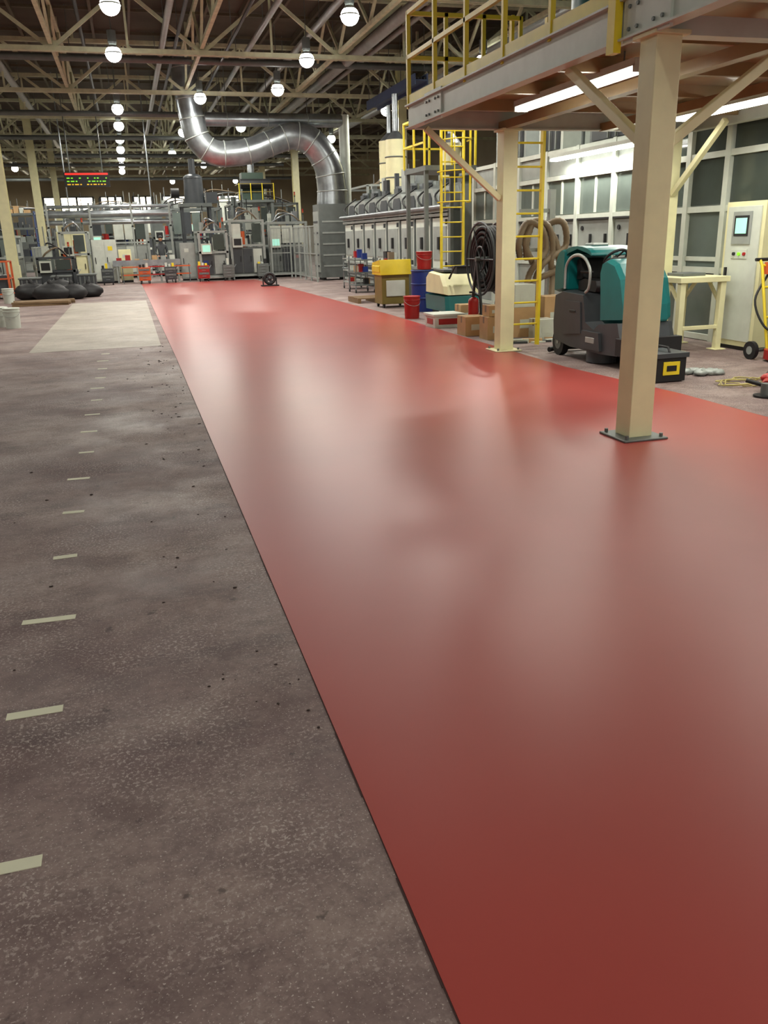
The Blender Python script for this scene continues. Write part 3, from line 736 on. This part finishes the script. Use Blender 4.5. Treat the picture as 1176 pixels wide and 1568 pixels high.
def pail(name,x,y,r_,h,m,lid=None,z=0):
    g=B(name); g.cyl((x,y,z),(x,y,z+h),r_*.88,m,r2=r_,seg=28)
    g.torus((x,y,z+h),(0,0,1),r_,.01,m,28,6);g.torus((x,y,z+h*.85),(0,0,1),r_*.99,.008,m,28,6)
    g.cyl((x,y,z+h),(x,y,z+h+.012),r_*.97,lid or m,seg=28)
    g.tube([(x-r_*math.cos(t)*1.02,y-r_*.98*math.sin(t)-.01,z+h*.83-.1*math.sin(t)) for t in[math.pi*i/12 for i in range(13)]],.004,'lgrey',5)
    return g.done()
pail('red_pail',5.22,15.9,.16,.42,'red')
g=B('blue_drum');g.cyl((6.0,17.4,0),(6.0,17.4,.85),.28,'blue',seg=28)
for z in(.28,.57,.84): g.torus((6.0,17.4,z),(0,0,1),.28,.015,'blue')
g.cyl((6.0,17.4,.85),(6.0,17.4,.866),.26,'black',seg=24);g.done()
pail('red_pail',6.0,17.4,.17,.35,'red','white',.867)
g=B('yellow_waste_bin')
g.box(5.4,6.05,18.6,19.2,.08,.72,'olive');g.prism([(18.55,.72),(19.25,.72),(19.22,.98),(18.6,1.05)],5.36,6.09,'yellow')
g.box(5.34,5.36,18.6,19.2,.78,.92,'yellow');g.box(5.5,5.95,18.58,18.6,.25,.6,'white')
for x in(5.46,5.99):
    for y in(18.66,19.14): g.cyl((x-.02,y,.05),(x+.02,y,.05),.05,'black',seg=12)
g.done(bevel=.012)
for x,y in((-2.35,18.2),(-2.62,18.6)): pail('white_pail',x,y,.155,.38,'white')
pail('white_pail',-3.7,24.2,.16,.38,'white'); pail('orange_pail',-4.2,26.5,.2,.45,'orange'); pail('white_pail',-3.4,26.3,.16,.4,'white')
g=B('plastic_storage_box');g.box(4.98,5.5,13.9,14.4,.0,.2,'white');g.box(4.95,5.53,13.87,14.43,.2,.24,'white');g.box(5.05,5.4,13.892,13.9,.06,.16,'red');g.box(4.972,4.98,14.0,14.3,.06,.16,'red');g.done(bevel=.01)
def cbox(x,y,w,d,h,z=0,rz=0,m='card'):
    g=B('cardboard_box'); g.box(x-w/2,x+w/2,y-d/2,y+d/2,z,z+h,m,rz=rz)
    g.box(x-w/2-.001,x+w/2+.001,y-.03,y+.03,z+h-.1,z+h+.002,'tan',rz=rz)
    g.box(x-.08,x+.08,y-d/2-.003,y-d/2,z+h*.3,z+h*.6,'white',rz=rz); return g.done()
cbox(5.3,12.1,.34,.32,.34);cbox(5.8,12.25,.4,.4,.45);cbox(5.81,12.25,.34,.34,.34,.453,.0,'white');cbox(5.2,12.75,.36,.36,.3);cbox(5.95,11.75,.3,.3,.3,0,0,'white');cbox(5.3,12.12,.26,.26,.16,.345);cbox(6.3,12.2,.36,.36,.6);cbox(5.75,14.4,.3,.3,.35)
g=B('wooden_pallet')
for i in range(6): g.box(6.2,7.2,14.0+i*.18,14.1+i*.18,.1,.125,'wood')
for x in(6.2,6.66,7.12): g.box(x,x+.08,14,15,0,.1,'wood')
g.done()
g=B('wooden_pallet')
for i in range(6): g.box(5.25,6.25,20.2+i*.18,20.3+i*.18,.1,.125,'wood')
for x in(5.25,5.71,6.17): g.box(x,x+.08,20.2,21.2,0,.1,'wood')
g.done()
g=B('scrap_pile')
for i in range(12):
    x,y=R.uniform(5.15,5.9),R.uniform(11.25,11.5)
    g.box(x,x+R.uniform(.1,.3),y,y+.08,0,R.uniform(.02,.06),R.choice(('wood','card','white','dgrey')),rz=R.uniform(-.4,.4))
g.done()
g=B('hose_reel')
cx_,cy_,cz_=5.75,13.35,1.15
for k in range(5):
    for rr_ in(.5,.42,.34): g.torus((cx_-.12+k*.06,cy_,cz_),(1,0,0),rr_+.01*math.sin(k*3),.032,'black',32,6)
for s_ in(-.17,.17):
    g.torus((cx_+s_,cy_,cz_),(1,0,0),.58,.018,'dgrey');g.torus((cx_+s_,cy_,cz_),(1,0,0),.2,.015,'dgrey')
    for t in range(6): g.cyl((cx_+s_,cy_,cz_),(cx_+s_,cy_+.58*math.cos(t*1.047),cz_+.58*math.sin(t*1.047)),.012,'dgrey',seg=6)
    g.beam((cx_+s_*1.3,cy_-.3,0),(cx_+s_*1.3,cy_,cz_),.04,.04,'dgrey');g.beam((cx_+s_*1.3,cy_+.3,0),(cx_+s_*1.3,cy_,cz_),.04,.04,'dgrey')
g.cyl((cx_-.25,cy_,cz_),(cx_+.25,cy_,cz_),.04,'grey');g.box(cx_-.2,cx_+.2,cy_-.3,cy_+.3,0,.04,'dgrey');g.done()
g=B('fire_extinguisher')
g.cyl((5.35,13.05,0),(5.35,13.05,.5),.085,'red',seg=20);g.ell((5.35,13.05,.5),(.085,.085,.07),'red');g.cyl((5.35,13.05,.55),(5.35,13.05,.64),.025,'black',seg=8)
g.box(5.28,5.36,13.03,13.07,.63,.66,'black');g.tube(smoothpath([(5.37,13.05,.61),(5.46,13.05,.55),(5.46,13.02,.3),(5.44,13.02,.2)],5),.012,'black',6);g.done()
g=B('vacuum_hose_rack')
g.box(6.6,6.7,12.9,13.0,0,2.2,'lgrey');g.box(6.1,6.7,12.92,12.98,1.85,1.91,'lgrey');g.box(6.1,6.7,12.92,12.98,1.25,1.31,'lgrey');g.box(6.45,6.85,12.75,13.15,0,.03,'lgrey')
rh=random.Random(3)
for k in range(4):
    x=6.12+k*.12;o_=rh.uniform(-.05,.25);q=rh.uniform(-.12,.15)
    pts=smoothpath([(x-.05,12.86,1.2-o_),(x-.15+q,12.75,1.4),(x+q*.5,12.78,1.68+o_*.3),(x+.25,12.72-q*.4,1.58+q),(x+.35,12.75,1.3-o_),(x+.2-q,12.72,1.1-o_),(x+.05+q,12.8,.85-o_*.5),(x+q,12.72,.5),(x+.1,12.75,.09)],10)
    g.tube(pts,.048,'tan',10,rib=.14)
g.done()
GX=.3
g=B('floor_grinder')
g.cyl((7.15+GX,8.3,.03),(7.15+GX,8.3,.14),.25,'red',seg=28);g.cyl((7.15+GX,8.3,.14),(7.15+GX,8.3,.36),.13,'dgrey',seg=20);g.cyl((7.15+GX,8.3,.0),(7.15+GX,8.3,.03),.2,'black',seg=24)
for x in(6.88,7.4): g.cyl((x+GX,8.62,.11),(x+GX+.05,8.62,.11),.11,'black',seg=20);g.cyl((x+GX-.005,8.62,.11),(x+GX+.055,8.62,.11),.05,'lgrey',seg=12)
g.cyl((6.88+GX,8.62,.11),(7.4+GX,8.62,.11),.015,'grey',seg=8)
for x in(7.04,7.24): g.tube([(x+GX,8.5,.12),(x+GX,8.6,.5),(x+GX,8.75,1.1),(x+GX,8.8,1.17)],.018,'yellow',8)
for z,y in((.5,8.6),(.85,8.68),(1.1,8.75)): g.cyl((7.04+GX,y,z),(7.24+GX,y,z),.015,'yellow',seg=8)
g.cyl((6.98+GX,8.8,1.17),(7.3+GX,8.8,1.17),.02,'black',seg=8);g.box(7.08+GX,7.2+GX,8.66,8.76,1.0,1.14,'orange')
g.tube(smoothpath([(7.14+GX,8.75,1.0),(6.95+GX,8.7,.7),(7.0+GX,8.55,.4),(7.15+GX,8.4,.3)],6),.015,'black',6);g.done()
g=B('angle_grinder')
g.cyl((5.75,6.6,.09),(5.98,6.85,.11),.055,'red',seg=16);g.cyl((5.98,6.85,.11),(6.1,6.98,.12),.045,'black',seg=14);g.cyl((5.7,6.55,.02),(5.7,6.55,.13),.05,'grey',seg=14)
g.cyl((5.7,6.55,.005),(5.7,6.55,.02),.11,'black',seg=22);g.cyl((5.72,6.6,.1),(5.6,6.72,.14),.02,'black',seg=8)
g.ell((5.9,6.75,.14),(.1,.06,.05),'red');g.done()
g=B('power_cord')
pts=[]
for i in range(90):
    t=i*.28; pts.append((6.0+(.28+.03*math.sin(i*.9))*math.cos(t)+.05*math.sin(i*.13),7.2+.18*math.sin(t)+.03*math.cos(i*.2),.012+.005*(i%7)))
mcord=mat('cord_tan',(180,168,104),.6)
g.tube(pts,.006,mcord,6)
g.tube(smoothpath([(6.2,7.3,.012),(6.6,7.5,.012),(6.9,7.8,.012),(7.1,7.95,.02)],8),.006,mcord,6);g.done()
g=B('grey_rags')
for i in range(9): g.ell((5.95+R.uniform(-.15,.2),7.95+R.uniform(-.12,.12),.03),(.09,.07,.035),'lgrey',10,6,.4)
g.done()
g=B('trash_bags')
for x,y,s_ in((-2.3,26.8,.5),(-1.75,27.2,.45),(-2.9,27.6,.5),(-1.3,28,.42),(-2.2,28.2,.55)): g.ell((x,y,s_*.42),(s_,s_*.9,s_*.55),'black',18,12,.16);g.ell((x,y,s_*.98),(.07,.07,.12),'black',8,5,.3)
g.done()
g=B('lumber_stack')
for i in range(10): g.box(-3.1+R.uniform(-.1,.1),-1.75+R.uniform(-.1,.2),24.6+(i%5)*.2,24.75+(i%5)*.2,.0+.06*(i//5),.05+.06*(i//5),'wood',rz=R.uniform(-.08,.08))
g.done()
g=B('orange_cage_cart')
for x in(-4.6,-3.6):
    for y in(28.5,29.5): g.box(x-.03,x+.03,y-.03,y+.03,.1,1.1,'orange');g.cyl((x-.02,y,.06),(x+.02,y,.06),.06,'black',seg=10)
for z in(.15,.6,1.1):
    for y in(28.5,29.5): g.beam((-4.6,y,z),(-3.6,y,z),.04,.04,'orange')
    for x in(-4.6,-3.6): g.beam((x,28.5,z),(x,29.5,z),.04,.04,'orange')
g.box(-4.55,-3.65,28.55,29.45,.15,.7,'dgrey');g.done()
machine('storage_machine',-6.4,-4.4,30.5,32.2,1.5,'green','grey',21)
machine('pump_skid',-3.2,-1.9,33.2,34.4,1.1,'dgrey','grey',23,'black','dgrey')
for x,y in((-3.2,30.5),(-2.3,31.5),(-1.5,32.3)):
    g=B('plastic_tote');g.box(x-.3,x+.3,y-.4,y+.4,0,.5,'dgrey');g.box(x-.33,x+.33,y-.43,y+.43,.5,.55,'grey')
    for k in range(4): g.box(x-.25+k*.15,x-.2+k*.15,y-.42,y-.4,.05,.48,'grey')
    g.done(bevel=.01)
g=B('black_floor_fan');x,y=4.6,29.8
g.box(x-.3,x+.3,y-.15,y+.15,.005,.05,'black');g.torus((x,y,.26),(0,1,0),.17,.05,'black');g.ell((x,y,.26),(.07,.07,.07),'dgrey')
for t in range(4): g.beam((x,y,.26),(x+.16*math.cos(t*1.57+.4),y,.26+.16*math.sin(t*1.57+.4)),.02,.1,'dgrey')
for s_ in(-.23,.23): g.box(x+s_-.02,x+s_+.02,y-.03,y+.03,0.005,.3,'black')
g.done()
for x,y,c in((6.6,21.5,'dgrey'),(6.9,22.8,'lgrey'),(6.5,24.5,'grey'),(6.8,26.4,'lgrey')):
    g=B('parts_trolley')
    for z in(.2,.55,.9): g.box(x-.3,x+.3,y-.4,y+.4,z,z+.03,c)
    for a in(-.28,.28):
        for b_ in(-.38,.38): g.box(x+a-.015,x+a+.015,y+b_-.015,y+b_+.015,.08,1.0,'silver');g.cyl((x+a-.015,y+b_,.045),(x+a+.015,y+b_,.045),.045,'black',seg=10)
    for i in range(7): a=R.uniform(-.25,.1);b_=R.uniform(-.35,.2);z=R.choice((.23,.58,.93)); g.box(x+a,x+a+.14,y+b_,y+b_+.16,z,z+R.uniform(.06,.28),R.choice(('card','white','blue','red','black','tan')))
    g.done()

# ---------------- world & camera
w=bpy.data.worlds.new('World');sc.world=w;w.use_nodes=True
bg=w.node_tree.nodes['Background'];bg.inputs[0].default_value=(.97,.95,.87,1);bg.inputs[1].default_value=.55
cam=bpy.data.cameras.new('camera');co=bpy.data.objects.new('camera',cam);sc.collection.objects.link(co);sc.camera=co
cam.sensor_fit='VERTICAL';cam.sensor_height=36;cam.sensor_width=27;cam.lens=29.16;cam.clip_end=300
th,ph,ro=math.radians(18.38),math.radians(15.94),.026
co.matrix_world=Matrix.Translation((0,0,1.55))@(Matrix.Rotation(-ph,3,'Z')@Matrix.Rotation(math.pi/2-th,3,'X')@Matrix.Rotation(-ro,3,'Z')).to_4x4()
sc.view_settings.view_transform='Standard';sc.view_settings.look='None';sc.view_settings.exposure=0
